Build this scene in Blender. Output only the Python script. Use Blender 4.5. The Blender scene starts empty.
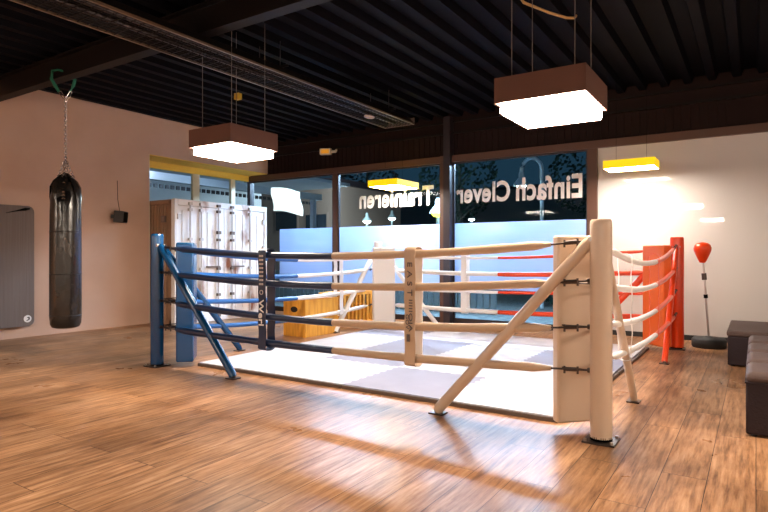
import bpy, bmesh, math, random
from mathutils import Vector, Matrix
random.seed(7)
sc = bpy.context.scene
COL = sc.collection
PI = math.pi

# ------------------------------------------------------------------ materials
def mat(name, color, rough=.6, metal=0., spec=.5, emis=None, estr=0., noise=None, bump=None, coat=0.):
    m = bpy.data.materials.new(name); m.use_nodes = True
    nt = m.node_tree; b = nt.nodes['Principled BSDF']
    b.inputs['Base Color'].default_value = (*color, 1)
    b.inputs['Roughness'].default_value = rough
    b.inputs['Metallic'].default_value = metal
    b.inputs['Specular IOR Level'].default_value = spec
    b.inputs['Coat Weight'].default_value = coat
    if emis:
        b.inputs['Emission Color'].default_value = (*emis, 1)
        b.inputs['Emission Strength'].default_value = estr
    if noise:   # (scale, second colour, lo, hi, stretch)
        sc_, c2, lo, hi, st = noise
        tc = nt.nodes.new('ShaderNodeTexCoord'); mp = nt.nodes.new('ShaderNodeMapping')
        mp.inputs['Scale'].default_value = st
        nz = nt.nodes.new('ShaderNodeTexNoise'); nz.inputs['Scale'].default_value = sc_
        nz.inputs['Detail'].default_value = 6
        rp = nt.nodes.new('ShaderNodeValToRGB')
        rp.color_ramp.elements[0].position = lo; rp.color_ramp.elements[1].position = hi
        rp.color_ramp.elements[0].color = (*color, 1); rp.color_ramp.elements[1].color = (*c2, 1)
        nt.links.new(tc.outputs['Object'], mp.inputs['Vector']); nt.links.new(mp.outputs[0], nz.inputs['Vector'])
        nt.links.new(nz.outputs['Fac'], rp.inputs[0]); nt.links.new(rp.outputs[0], b.inputs['Base Color'])
    if bump:    # (scale, strength, stretch)
        tc = nt.nodes.new('ShaderNodeTexCoord'); mp = nt.nodes.new('ShaderNodeMapping')
        mp.inputs['Scale'].default_value = bump[2]
        nz = nt.nodes.new('ShaderNodeTexNoise'); nz.inputs['Scale'].default_value = bump[0]
        nz.inputs['Detail'].default_value = 4
        bp = nt.nodes.new('ShaderNodeBump'); bp.inputs['Strength'].default_value = bump[1]
        bp.inputs['Distance'].default_value = .01
        nt.links.new(tc.outputs['Object'], mp.inputs['Vector']); nt.links.new(mp.outputs[0], nz.inputs['Vector'])
        nt.links.new(nz.outputs['Fac'], bp.inputs['Height']); nt.links.new(bp.outputs[0], b.inputs['Normal'])
    return m

def emit_mat(name, color, strength):
    m = bpy.data.materials.new(name); m.use_nodes = True
    nt = m.node_tree; nt.nodes.clear()
    o = nt.nodes.new('ShaderNodeOutputMaterial'); e = nt.nodes.new('ShaderNodeEmission')
    e.inputs[0].default_value = (*color, 1); e.inputs[1].default_value = strength
    nt.links.new(e.outputs[0], o.inputs[0]); return m

def floor_material():
    m = bpy.data.materials.new('oak_planks'); m.use_nodes = True
    nt = m.node_tree; b = nt.nodes['Principled BSDF']; N = nt.nodes.new; L = nt.links.new
    tc = N('ShaderNodeTexCoord'); mp = N('ShaderNodeMapping')
    mp.inputs['Rotation'].default_value = (0, 0, PI/2)
    L(tc.outputs['Object'], mp.inputs['Vector'])
    br = N('ShaderNodeTexBrick'); br.offset = .37; br.offset_frequency = 2
    br.inputs['Scale'].default_value = 1
    br.inputs['Brick Width'].default_value = 1.55; br.inputs['Row Height'].default_value = .23
    br.inputs['Mortar Size'].default_value = .0022; br.inputs['Mortar Smooth'].default_value = .3
    br.inputs['Color1'].default_value = (0, 0, 0, 1); br.inputs['Color2'].default_value = (1, 1, 1, 1)
    br.inputs['Mortar'].default_value = (.2, .2, .2, 1)
    L(mp.outputs[0], br.inputs['Vector'])
    # per plank offset so that the grain breaks at the seams
    vm = N('ShaderNodeVectorMath'); vm.operation = 'MULTIPLY_ADD'
    vm.inputs[1].default_value = (7, 7, 7)
    L(br.outputs['Color'], vm.inputs[0]); L(mp.outputs[0], vm.inputs[2])
    m2 = N('ShaderNodeMapping'); m2.inputs['Scale'].default_value = (1.3, 15, 1)
    L(vm.outputs[0], m2.inputs['Vector'])
    n1 = N('ShaderNodeTexNoise'); n1.inputs['Scale'].default_value = 2.2; n1.inputs['Detail'].default_value = 9
    n1.inputs['Roughness'].default_value = .62; n1.inputs['Distortion'].default_value = .1
    L(m2.outputs[0], n1.inputs['Vector'])
    rp = N('ShaderNodeValToRGB'); e = rp.color_ramp.elements
    e[0].position = .28; e[0].color = (.13, .060, .030, 1)
    e[1].position = .72; e[1].color = (.58, .355, .205, 1)
    x = rp.color_ramp.elements.new(.5); x.color = (.40, .212, .105, 1)
    L(n1.outputs['Fac'], rp.inputs[0])
    mix = N('ShaderNodeMix'); mix.data_type = 'RGBA'; mix.blend_type = 'MULTIPLY'; mix.inputs['Factor'].default_value = 1
    r2 = N('ShaderNodeValToRGB'); r2.color_ramp.elements[0].color = (.78, .75, .72, 1); r2.color_ramp.elements[1].color = (1.13, 1.1, 1.08, 1)
    L(br.outputs['Color'], r2.inputs[0]); L(rp.outputs[0], mix.inputs['A']); L(r2.outputs[0], mix.inputs['B'])
    n4 = N('ShaderNodeTexNoise'); n4.inputs['Scale'].default_value = 1.1; n4.inputs['Detail'].default_value = 7; n4.inputs['Roughness'].default_value = .65
    m4 = N('ShaderNodeMapping'); m4.inputs['Scale'].default_value = (1, .55, 1); L(tc.outputs['Object'], m4.inputs['Vector']); L(m4.outputs[0], n4.inputs['Vector'])
    r4 = N('ShaderNodeValToRGB'); r4.color_ramp.elements[0].position = .36; r4.color_ramp.elements[1].position = .62
    r4.color_ramp.elements[0].color = (.55, .50, .48, 1); r4.color_ramp.elements[1].color = (1.12, 1.1, 1.08, 1)
    mx4 = N('ShaderNodeMix'); mx4.data_type = 'RGBA'; mx4.blend_type = 'MULTIPLY'; mx4.inputs['Factor'].default_value = 1
    L(n4.outputs['Fac'], r4.inputs[0]); L(mix.outputs['Result'], mx4.inputs['A']); L(r4.outputs[0], mx4.inputs['B']); mix = mx4
    mm = N('ShaderNodeMix'); mm.data_type = 'RGBA'; mm.inputs['B'].default_value = (.05, .025, .015, 1)
    L(br.outputs['Fac'], mm.inputs['Factor']); L(mix.outputs['Result'], mm.inputs['A'])
    L(mm.outputs['Result'], b.inputs['Base Color'])
    n3 = N('ShaderNodeTexNoise'); n3.inputs['Scale'].default_value = 1.3; n3.inputs['Detail'].default_value = 5
    L(tc.outputs['Object'], n3.inputs['Vector'])
    mr = N('ShaderNodeMapRange'); mr.inputs['From Min'].default_value = .3; mr.inputs['From Max'].default_value = .7
    mr.inputs['To Min'].default_value = .26; mr.inputs['To Max'].default_value = .42
    L(n3.outputs['Fac'], mr.inputs['Value']); L(mr.outputs[0], b.inputs['Roughness'])
    bp = N('ShaderNodeBump'); bp.inputs['Strength'].default_value = .25; bp.inputs['Distance'].default_value = .004
    L(n1.outputs['Fac'], bp.inputs['Height']); L(bp.outputs[0], b.inputs['Normal'])
    b.inputs['Specular IOR Level'].default_value = .1
    return m

def glass_material():
    m = bpy.data.materials.new('window_glass'); m.use_nodes = True
    nt = m.node_tree; nt.nodes.clear(); N = nt.nodes.new; L = nt.links.new
    o = N('ShaderNodeOutputMaterial'); mx = N('ShaderNodeMixShader'); tr = N('ShaderNodeBsdfTransparent')
    gl = N('ShaderNodeBsdfGlossy'); gl.inputs['Roughness'].default_value = .01
    tr.inputs[0].default_value = (.86, .93, .95, 1); gl.inputs[0].default_value = (.95, .97, 1, 1)
    fr = N('ShaderNodeFresnel'); fr.inputs['IOR'].default_value = 1.13
    L(fr.outputs[0], mx.inputs[0]); L(tr.outputs[0], mx.inputs[1]); L(gl.outputs[0], mx.inputs[2]); L(mx.outputs[0], o.inputs[0])
    return m

def film_material():
    m = bpy.data.materials.new('frosted_film'); m.use_nodes = True
    nt = m.node_tree; nt.nodes.clear(); N = nt.nodes.new; L = nt.links.new
    o = N('ShaderNodeOutputMaterial'); d = N('ShaderNodeBsdfDiffuse'); t = N('ShaderNodeBsdfTranslucent')
    d.inputs[0].default_value = (.46, .58, .80, 1); t.inputs[0].default_value = (.66, .78, 1., 1)
    mx = N('ShaderNodeMixShader'); mx.inputs[0].default_value = .5
    g = N('ShaderNodeBsdfGlossy'); g.inputs['Roughness'].default_value = .12
    m2 = N('ShaderNodeMixShader'); m2.inputs[0].default_value = .04
    L(d.outputs[0], mx.inputs[1]); L(t.outputs[0], mx.inputs[2]); L(mx.outputs[0], m2.inputs[1]); L(g.outputs[0], m2.inputs[2])
    L(m2.outputs[0], o.inputs[0]); return m

M = {}
M['floor'] = floor_material(); M['glass'] = glass_material(); M['film'] = film_material()
M['wall'] = mat('warm_plaster', (.58, .375, .275), .85, spec=.3, noise=(1.5, (.64, .43, .325), .3, .7, (1, 1, 1)))
M['white_wall'] = mat('white_painted', (.8, .78, .76), .9)
M['panel'] = mat('glossy_white_panel', (.63, .605, .58), .02, spec=.55)
M['ceiling'] = mat('black_deck', (.0035, .0030, .0050), .6, spec=.05)
M['black'] = mat('black_paint', (.001, .001, .0015), .6, spec=.05)
M['beam'] = mat('dark_steel_beam', (.011, .008, .0075), .5, spec=.12)
M['header'] = mat('dark_brown_cladding', (.016, .007, .006), .6, spec=.12)
M['frame'] = mat('brown_frame', (.09, .04, .024), .45)
M['frame_dark'] = mat('dark_frame', (.025, .018, .022), .4)
M['cream_frame'] = mat('cream_frame', (.75, .64, .45), .5)
M['yellow_reveal'] = mat('ochre_reveal', (.85, .55, .08), .7)
M['base'] = mat('black_baseboard', (.02, .02, .022), .5)
M['blue'] = mat('blue_vinyl', (.002, .050, .155), .24, spec=.5, coat=.2)
M['navy'] = mat('navy_vinyl', (.003, .018, .065), .35, spec=.5)
M['bright_blue'] = mat('bright_blue_vinyl', (.015, .10, .34), .35)
M['beige'] = mat('cream_vinyl', (.56, .42, .31), .28, coat=.2, spec=.5)  # white vinyl of the near corner, its shaded side put into the colour
M['beige_rope'] = mat('tan_white_vinyl', (.50, .355, .24), .4)
M['white'] = mat('white_vinyl', (.86, .82, .79), .35)
M['red'] = mat('red_vinyl', (.78, .055, .006), .3, coat=.2)
M['orange'] = mat('orange_vinyl', (.78, .125, .012), .4)
M['steel'] = mat('steel', (.5, .47, .45), .3, metal=1.)
M['dark_steel'] = mat('dark_metal', (.10, .08, .075), .35, metal=1.)
M['tile_white'] = mat('light_foam', (.60, .57, .60), .75, bump=(90, .2, (1, 1, 1)), noise=(3, (.48, .45, .49), .35, .75, (1, 1, 1)))
M['tile_grey'] = mat('grey_foam', (.27, .25, .31), .75, bump=(90, .2, (1, 1, 1)), noise=(3, (.31, .285, .35), .35, .75, (1, 1, 1)))
M['tile_edge'] = mat('brown_foam_edge', (.10, .07, .055), .8)
M['leather'] = mat('black_leather', (.012, .010, .009), .22, spec=.6, bump=(14, .5, (1, 1, .5)), noise=(7, (.032, .022, .017), .45, .75, (1, 1, .6)))
M['strap'] = mat('black_webbing', (.012, .011, .011), .5)
M['strap_gloss'] = mat('glossy_black_leather', (.01, .009, .01), .18, spec=.6)
M['green'] = mat('green_sling', (.01, .14, .08), .7)
M['chrome'] = mat('chrome', (.75, .72, .7), .15, metal=1.)
M['shade'] = mat('brown_lamp_fabric', (.125, .056, .040), .8, bump=(120, .2, (1, 1, 1)))
M['diffuser'] = emit_mat('lamp_diffuser', (1., .84, .68), 12.)
M['shade_yellow'] = mat('yellow_lamp_shade', (.85, .52, .01), .6, emis=(1., .58, .0), estr=.12)
M['diffuser_soft'] = emit_mat('soft_lamp_diffuser', (1., .88, .76), 9.)
M['cord'] = mat('lamp_cord', (.16, .13, .11), .5)
M['cont_white'] = mat('weathered_white_steel', (.90, .86, .84), .6, noise=(2.6, (.30, .11, .05), .56, .70, (1, 1, .5)))
M['cont_brown'] = mat('brown_container_side', (.36, .21, .13), .7, noise=(5, (.33, .2, .12), .4, .7, (1, 1, .5)))
M['cont_bar'] = mat('lock_bar_steel', (.62, .56, .54), .5, metal=.2)
M['cont_dark'] = mat('rusty_fitting', (.17, .12, .10), .6)
M['ply'] = mat('golden_plywood', (.80, .42, .06), .55, noise=(3, (.62, .27, .035), .4, .7, (6, 6, .8)))
M['ply_end'] = mat('amber_plywood', (.72, .33, .035), .5, noise=(3, (.52, .21, .025), .4, .7, (6, 6, .8)))
M['hole'] = mat('dark_inside', (.02, .012, .008), .9)
M['seat'] = mat('dark_brown_leatherette', (.018, .010, .013), .55, spec=.25, bump=(60, .3, (1, 1, 1)))
M['seat_top'] = mat('taupe_leatherette', (.085, .056, .050), .6, spec=.2, bump=(60, .3, (1, 1, 1)))
M['mat_grey'] = mat('grey_brown_mat', (.19, .15, .135), .75, noise=(4, (.14, .105, .09), .35, .7, (1, 26, .25)))
M['rubber'] = mat('black_rubber', (.018, .018, .019), .55)
M['letter'] = mat('white_window_vinyl', (.97, .95, .93), .7)
M['paper'] = mat('cream_paper', (.92, .86, .74), .8)
M['speaker'] = mat('dark_speaker_case', (.035, .028, .026), .5)
M['asphalt'] = mat('wet_gravel', (.06, .08, .085), .55, noise=(9, (.16, .19, .19), .4, .65, (1, 1, 1)))
M['fence'] = mat('grey_board', (.14, .17, .17), .7)
M['hedge'] = mat('hedge_leaf', (.015, .05, .035), .7)
M['bark'] = mat('bark', (.09, .12, .11), .8)
M['galv'] = mat('galvanised_pole', (.42, .50, .52), .45, metal=.3)
M['outwall'] = mat('brick_render', (.30, .21, .17), .8)
M['outpane'] = mat('unlit_pane', (.02, .03, .04), .15)
M['outwhite'] = mat('pale_cladding', (.62, .64, .68), .7)
M['bulb'] = emit_mat('street_bulb', (.9, 1., .95), 4.)
M['bulb_green'] = emit_mat('green_lantern', (.75, .85, .05), 1.5)
M['sign_orange'] = mat('amber_display', (.8, .35, .02), .5, emis=(1, .45, .03), estr=.04)
M['plastic'] = mat('cream_plastic', (.62, .5, .38), .5)
M['grey_text'] = mat('grey_print', (.45, .42, .42), .6)
M['dark_text'] = mat('dark_print', (.10, .08, .08), .6)
M['white_text'] = mat('white_print', (.85, .84, .84), .6)

# ------------------------------------------------------------------ mesh helpers
def obj(name, bm, m, parent=None, smooth=False, bevel=0., seg=2):
    me = bpy.data.meshes.new(name)
    bmesh.ops.recalc_face_normals(bm, faces=bm.faces[:]); bm.to_mesh(me); bm.free()
    for mm in (m if isinstance(m, (list, tuple)) else [m]): me.materials.append(mm)
    if smooth:
        for p in me.polygons: p.use_smooth = True
        try: me.set_sharp_from_angle(angle=math.radians(45))
        except Exception: pass
    o = bpy.data.objects.new(name, me); COL.objects.link(o)
    if parent is not None: o.parent = parent
    if bevel:
        b = o.modifiers.new('bevel', 'BEVEL'); b.width = bevel; b.segments = seg; b.limit_method = 'ANGLE'
        for p in me.polygons: p.use_smooth = True
        try: me.set_sharp_from_angle(angle=math.radians(50))
        except Exception: pass
    return o

def thing(name, loc, label, cat, group=None, rot=(0, 0, 0)):
    o = bpy.data.objects.new(name, None); COL.objects.link(o); o.empty_display_size = .1
    o.location = loc; o.rotation_euler = rot
    return tag(o, label, cat, group)

def tag(o, label, cat, group=None, kind=None):
    o['label'] = label; o['category'] = cat
    if group: o['group'] = group
    if kind: o['kind'] = kind
    return o

def struct(name, bm, m, parent=None, **k):
    o = obj(name, bm, m, parent, **k)
    if parent is None: o['kind'] = 'structure'
    return o

def box(bm, x0, x1, y0, y1, z0, z1, mi=0):
    r = bmesh.ops.create_cube(bm, size=1)
    for v in r['verts']:
        v.co = Vector(((x0+x1)/2 + v.co.x*(x1-x0), (y0+y1)/2 + v.co.y*(y1-y0), (z0+z1)/2 + v.co.z*(z1-z0)))
    for f in {f for v in r['verts'] for f in v.link_faces}: f.material_index = mi
    return bm
def bx(*a): return box(bmesh.new(), *a)

def obox(bm, c, u, w, d, h):
    """box centred at c, width w along unit u (horizontal), depth d, height h"""
    r = bmesh.ops.create_cube(bm, size=1); u = Vector(u).normalized(); n = Vector((-u.y, u.x, 0))
    for v in r['verts']: v.co = Vector(c) + u*(v.co.x*w) + n*(v.co.y*d) + Vector((0, 0, v.co.z*h))
    return bm

def cyl(bm, p0, p1, r0, r1=None, n=20):
    p0, p1 = Vector(p0), Vector(p1); d = p1-p0
    q = d.to_track_quat('Z', 'Y').to_matrix().to_4x4()
    bmesh.ops.create_cone(bm, cap_ends=True, segments=n, radius1=r0, radius2=r0 if r1 is None else r1,
                          depth=d.length, matrix=Matrix.Translation((p0+p1)/2) @ q)
    return bm

def tube(bm, pts, rad, n=12, cap=True):
    pts = [Vector(p) for p in pts]; rings = []
    up = Vector((0, 0, 1))
    for i, p in enumerate(pts):
        t = (pts[min(i+1, len(pts)-1)] - pts[max(i-1, 0)]).normalized()
        ref = up if abs(t.dot(up)) < .93 else Vector((1, 0, 0))
        a = t.cross(ref).normalized(); b = a.cross(t).normalized()
        r = rad[i] if isinstance(rad, (list, tuple)) else rad
        rings.append([bm.verts.new(p + a*math.cos(2*PI*k/n)*r + b*math.sin(2*PI*k/n)*r) for k in range(n)])
    for i in range(len(rings)-1):
        for k in range(n):
            bm.faces.new((rings[i][k], rings[i][(k+1) % n], rings[i+1][(k+1) % n], rings[i+1][k]))
    if cap: bm.faces.new(rings[0]); bm.faces.new(rings[-1][::-1])
    return bm

def lathe(bm, prof, c=(0, 0, 0), n=32):
    rings = []
    for r, z in prof:
        rings.append([bm.verts.new((c[0]+r*math.cos(2*PI*k/n), c[1]+r*math.sin(2*PI*k/n), c[2]+z)) for k in range(n)])
    for i in range(len(rings)-1):
        for k in range(n):
            bm.faces.new((rings[i][k], rings[i][(k+1) % n], rings[i+1][(k+1) % n], rings[i+1][k]))
    bm.faces.new(rings[0]); bm.faces.new(rings[-1])
    return bm

def prism(bm, pts, off):
    """extrude polygon pts (3-D list) by vector off"""
    off = Vector(off); a = [bm.verts.new(p) for p in pts]; b = [bm.verts.new(Vector(p)+off) for p in pts]
    bm.faces.new(a); bm.faces.new(b[::-1]); n = len(a)
    for i in range(n): bm.faces.new((a[i], a[(i+1) % n], b[(i+1) % n], b[i]))
    return bm

def text_mesh(name, body, m, origin, right, up, w, h, bold=.0, depth=.002, parent=None, spacing=1.):
    """flat letters; 'right' is the reading direction, fitted to width w and height h"""
    cu = bpy.data.curves.new(name, 'FONT'); cu.body = body; cu.offset = bold; cu.extrude = .01; cu.resolution_u = 4
    cu.space_character = spacing
    tmp = bpy.data.objects.new(name+'_tmp', cu); COL.objects.link(tmp)
    dg = bpy.context.evaluated_depsgraph_get()
    me = bpy.data.meshes.new_from_object(tmp.evaluated_get(dg))
    bpy.data.objects.remove(tmp); me.name = name
    xs = [v.co.x for v in me.vertices]; ys = [v.co.y for v in me.vertices]
    x0, x1, y0, y1 = min(xs), max(xs), min(ys), max(ys)
    o_, r_, u_ = Vector(origin), Vector(right).normalized(), Vector(up).normalized(); n_ = r_.cross(u_)
    for v in me.vertices:
        a = (v.co.x-x0)/(x1-x0)*w; b = (v.co.y-y0)/(y1-y0)*h; c = v.co.z/.01*depth
        v.co = o_ + r_*a + u_*b + n_*c
    me.materials.clear(); me.materials.append(m)
    o = bpy.data.objects.new(name, me); COL.objects.link(o)
    if parent is not None: o.parent = parent
    return o

# ------------------------------------------------------------------ room shell
W = 9.6; XL = -9.4; XN = -9.97; XR = 4.0; YB = -4.6; ZC = 3.8; ZH = 3.0
struct('floor', bx(-10.15, XR, YB, W+.1, -.08, 0), M['floor'])
# corrugated deck, ribs along y
bm = bmesh.new()
x = -10.3; prof = []
while x < XR+.2:
    prof += [(x, ZC+.09), (x+.075, ZC+.09), (x+.105, ZC), (x+.205, ZC), (x+.235, ZC+.09)]; x += .31
lo = [bm.verts.new((a, YB-.1, b)) for a, b in prof]; hi = [bm.verts.new((a, W+.1, b)) for a, b in prof]
for i in range(len(prof)-1): bm.faces.new((lo[i], lo[i+1], hi[i+1], hi[i]))
struct('ceiling', bm, M['ceiling'])
struct('ceiling_slab', bx(-10.4, XR+.2, YB-.1, W+.1, ZC+.095, ZC+.2), M['black'])
bm = bx(XL-.14, XL, YB, 6.53, 0, ZC+.1); struct('wall_left', bm, M['wall'])
bm = bx(XN-.16, XL, 6.53, W, 3.12, ZC+.1); struct('wall_left_lintel', bm, M['wall'])
struct('wall_left_niche', bx(XN-.16, XN-.04, 6.40, W, 0, 2.05), M['wall'])
struct('trim_1', bx(XN, XL-.001, 6.48, 6.545, 0, 3.12), M['cream_frame'])
struct('trim_2', bx(XN+.04, XL, 6.55, W-.02, 3.105, 3.12), M['yellow_reveal'])
struct('wall_right', bx(XR, XR+.12, YB, W, 0, ZC+.1), M['white_wall'])
struct('wall_front', bx(-10.2, XR+.1, YB-.12, YB, 0, ZC+.1), M['white_wall'])
# window wall
bm = bmesh.new(); box(bm, -10.15, XR, W, W+.12, ZH+.02, ZC+.1)
x = -9.95
while x < XR:
    box(bm, x, x+.05, W-.015, W+.001, ZH+.1, 3.5); x += .115
struct('wall_back_header', bm, M['header'])
struct('trim_3', bx(-10.1, XR, W-.07, W, ZH-.03, ZH+.09), M['frame'])
struct('trim_4', bx(-10.1, XR, W-.05, W, 3.49, 3.53), M['beam'])
struct('trim_5', bx(-10.1, XR, W-.04, W, 3.70, 3.73), M['beam'])
struct('wall_back', bx(-2.14, XR, W, W+.1, 0, ZH+.02), M['panel'])
struct('baseboard_back', bx(-2.13, XR, W-.025, W, 0, .075), M['base'])
struct('baseboard_left', bx(XL, XL+.006, YB, 6.5, 0, .05), M['wall'])
def window(name, x0, x1, filmx0=None, part_frames=True):
    f = bmesh.new(); t = .035
    box(f, x0, x1, W-.03, W+.03, 0, .10); box(f, x0, x1, W-.03, W+.03, ZH-.06, ZH)
    box(f, x0, x0+t, W-.03, W+.03, .1, ZH-.06); box(f, x1-t, x1, W-.03, W+.03, .1, ZH-.06)
    o = struct(name, f, M['frame_dark'])
    obj('pane', bx(x0+t, x1-t, W-.004, W+.004, .1, ZH-.06), M['glass'], o)
    fx = filmx0 if filmx0 is not None else x0+t+.004
    obj('privacy_film', bx(fx, x1-t-.004, W-.0085, W-.0055, .64, 1.84), M['film'], o)
    return o
window('window_1', -9.93, -7.47, -9.02)
window('window_2', -7.37, -4.93)
window('window_3', -4.70, -2.27)
struct('trim_6', bx(-7.48, -7.36, W-.05, W+.06, 0, ZH), M['frame'])
struct('trim_7', bx(-4.94, -4.82, W-.06, W+.06, 0, ZH+.1), M['frame'])
struct('column', bx(-4.82, -4.69, W-.16, W+.06, 0, ZC), M['frame_dark'])
struct('trim_8', bx(-2.28, -2.13, W-.06, W+.1, 0, ZH), M['frame'])
struct('trim_9', bx(-10.0, -9.90, W-.06, W+.06, 0, ZH), M['frame_dark'])
# clerestory window over the container, in the left wall
f = bmesh.new()
box(f, XN-.04, XN+.03, 6.55, W, 2.05, 2.12)
for a, b in ((6.55, 6.62), (7.95, 8.12), (9.0, 9.12)): box(f, XN-.04, XN+.03, a, b, 2.12, 2.97)
wl = struct('window_4', f, M['cream_frame'])
obj('head_panel', bx(XN-.04, XN+.03, 6.55, W, 2.97, 3.105), M['yellow_reveal'], wl)  # added yellow panel facing the room, stands in for the lit soffit
obj('pane', bx(XN-.01, XN-.002, 6.6, W-.02, 2.12, 2.97), M['glass'], wl)

# steel I-beam across the room
bm = bmesh.new(); yb = 3.92
box(bm, XL-.05, XR, yb-.07, yb+.07, 3.5, 3.515); box(bm, XL-.05, XR, yb-.006, yb+.006, 3.515, 3.78); box(bm, XL-.05, XR, yb-.07, yb+.07, 3.785, 3.8)
o = struct('ceiling_beam', bm, [M['beam']])

# ------------------------------------------------------------------ radiant heater tray along the ceiling
ht = thing('ceiling_heater', (-4.91, 8.05, 3.38), 'long dark grated heater duct slung below the ceiling, running to the window wall', 'heater')
hx0, hx1, hy0, hy1 = -.28, .28, -11.5, 0
bm = bmesh.new()
prism(bm, [(hx0, hy0, 0), (hx0+.015, hy0, 0), (hx0+.10, hy0, .10), (hx1-.10, hy0, .10), (hx1-.015, hy0, 0), (hx1, hy0, 0), (hx1-.09, hy0, .115), (hx0+.09, hy0, .115)], (0, hy1-hy0, 0))
obj('reflector', bm, M['beam'], ht)
for s, xx in ((0, hx0), (1, hx1-.022)):
    obj('edge_rail', bx(xx, xx+.022, hy0, hy1, -.012, .012), mat('heater_rail%d' % s, (.22, .15, .10), .3, metal=.6), ht)
bm = bmesh.new()
for k in range(9):
    xx = hx0+.05+k*.0575; box(bm, xx, xx+.006, hy0, hy1, -.004, .002)
y = hy0
while y < hy1:
    box(bm, hx0+.02, hx1-.02, y, y+.006, -.008, -.002); y += .09
obj('grille', bm, M['beam'], ht)
for xx in (-.09, .09):
    obj('heater_tube', tube(bmesh.new(), [(xx, hy0, .055), (xx, hy1-.02, .055)], .03), M['dark_steel'], ht)
obj('end_plate', bx(hx0, hx1, hy1-.008, hy1, -.012, .10), mat('heater_end', (.16, .11, .085), .4), ht)
bm = bmesh.new(); bmesh.ops.create_uvsphere(bm, u_segments=16, v_segments=8, radius=.07)  # pale blob that imitates lamp glow reflected on the heater
for v in bm.verts: v.co = Vector((v.co.x-.02, v.co.y*1.6-.85, v.co.z*.35-.02))
obj('end_cap', bm, mat('heater_cap', (.42, .28, .17), .5), ht, smooth=True)
for y in (-8, -5.5, -3., -.6):
    bm = bmesh.new()
    for xx in (hx0+.11, hx1-.11): cyl(bm, (xx, y, .10), (xx, y, .42), .006, n=8)
    box(bm, hx0-.01, hx1+.01, y-.015, y+.015, .10, .125)
    obj('hanger', bm, M['dark_steel'], ht)

# ------------------------------------------------------------------ pendant lamps
def pendant(x, y, z, sx, sy, label, group='square pendant lamps with brown shades', cords=True, sh=.19):
    t = thing('pendant_lamp', (x, y, z), label, 'lamp', group)
    bm = bmesh.new(); w = .012; a, b = sx/2, sy/2
    box(bm, -a, a, -b, -b+w, 0, sh); box(bm, -a, a, b-w, b, 0, sh); box(bm, -a, -a+w, -b+w, b-w, 0, sh); box(bm, a-w, a, -b+w, b-w, 0, sh)
    box(bm, -a+w, a-w, -b+w, b-w, sh-.02, sh-.008)
    obj('lamp_shade', bm, M['shade'], t)
    a2, b2 = a-.035, b-.035
    obj('diffuser', bx(-a2, a2, -b2, b2, -.075, .10), M['diffuser'], t)
    bm = bmesh.new(); e = .005
    for q in (-1, 1):
        box(bm, -a2-e, a2+e, q*b2-e, q*b2+e, -.0785, -.0725); box(bm, q*a2-e, q*a2+e, -b2-e, b2+e, -.0785, -.0735)
    obj('diffuser_rim', bm, M['shade'], t)
    for i, (p, q) in enumerate(((-.7, -.7), (.7, -.7), (.7, .7), (-.7, .7))):
        obj('cord', cyl(bmesh.new(), (p*a, q*b, sh-.01), (p*a, q*b, ZC-z), .0035, n=6), M['cord'], t)
    return t
pendant(-4.75, 4.34, 2.40, .64, .68, 'brown square pendant lamp hanging left, above the blue ring corner')
pendant(-1.32, 4.42, 2.40, .67, .68, 'brown square pendant lamp hanging right, nearest and largest, above the white ring corner')
pendant(-1.15, -1.6, 2.40, .67, .68, 'brown square pendant lamp seen only mirrored in the white panel')
pendant(-4.75, -1.6, 2.40, .67, .68, 'brown square pendant lamp over the open floor behind the viewer, left one')  # unseen lamp, added for more light in the room
pendant(2.2, 4.42, 2.40, .67, .68, 'brown square pendant lamp over the seating cubes to the right')  # unseen lamp, added to light the cube tops
pendant(2.2, -1.6, 2.40, .67, .68, 'brown square pendant lamp over the open floor behind the viewer, right one')  # another unseen lamp added to light the scene
pendant(-8.3, -1.6, 2.40, .67, .68, 'brown square pendant lamp near the left wall behind the viewer')  # unseen extra lamp, added as room light
def yellow_lamp(x, y, z, sx, sy, label):
    t = thing('yellow_lamp', (x, y, z), label, 'lamp', 'yellow box lamps by the window wall')
    bm = bmesh.new(); w = .01; a, b, h = sx/2, sy/2, .115
    box(bm, -a, a, -b, -b+w, 0, h); box(bm, -a, a, b-w, b, 0, h); box(bm, -a, -a+w, -b+w, b-w, 0, h); box(bm, a-w, a, -b+w, b-w, 0, h)
    box(bm, -a+w, a-w, -b+w, b-w, h-.012, h-.004)
    obj('lamp_shade', bm, M['shade_yellow'], t)
    obj('diffuser', bx(-a+w, a-w, -b+w, b-w, .004, .02), M['diffuser_soft'], t)
    for p in (-.6, .6): obj('cord', cyl(bmesh.new(), (p*a, 0, h-.01), (p*a, 0, ZC-z), .002, n=6), M['black'], t)
yellow_lamp(-5.62, 9.0, 2.5, .62, .78, 'yellow box lamp above the mirrored word Trainieren in the middle window')
yellow_lamp(-1.51, 8.88, 2.5, .68, .46, 'yellow box lamp in front of the bright white wall panel')

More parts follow.
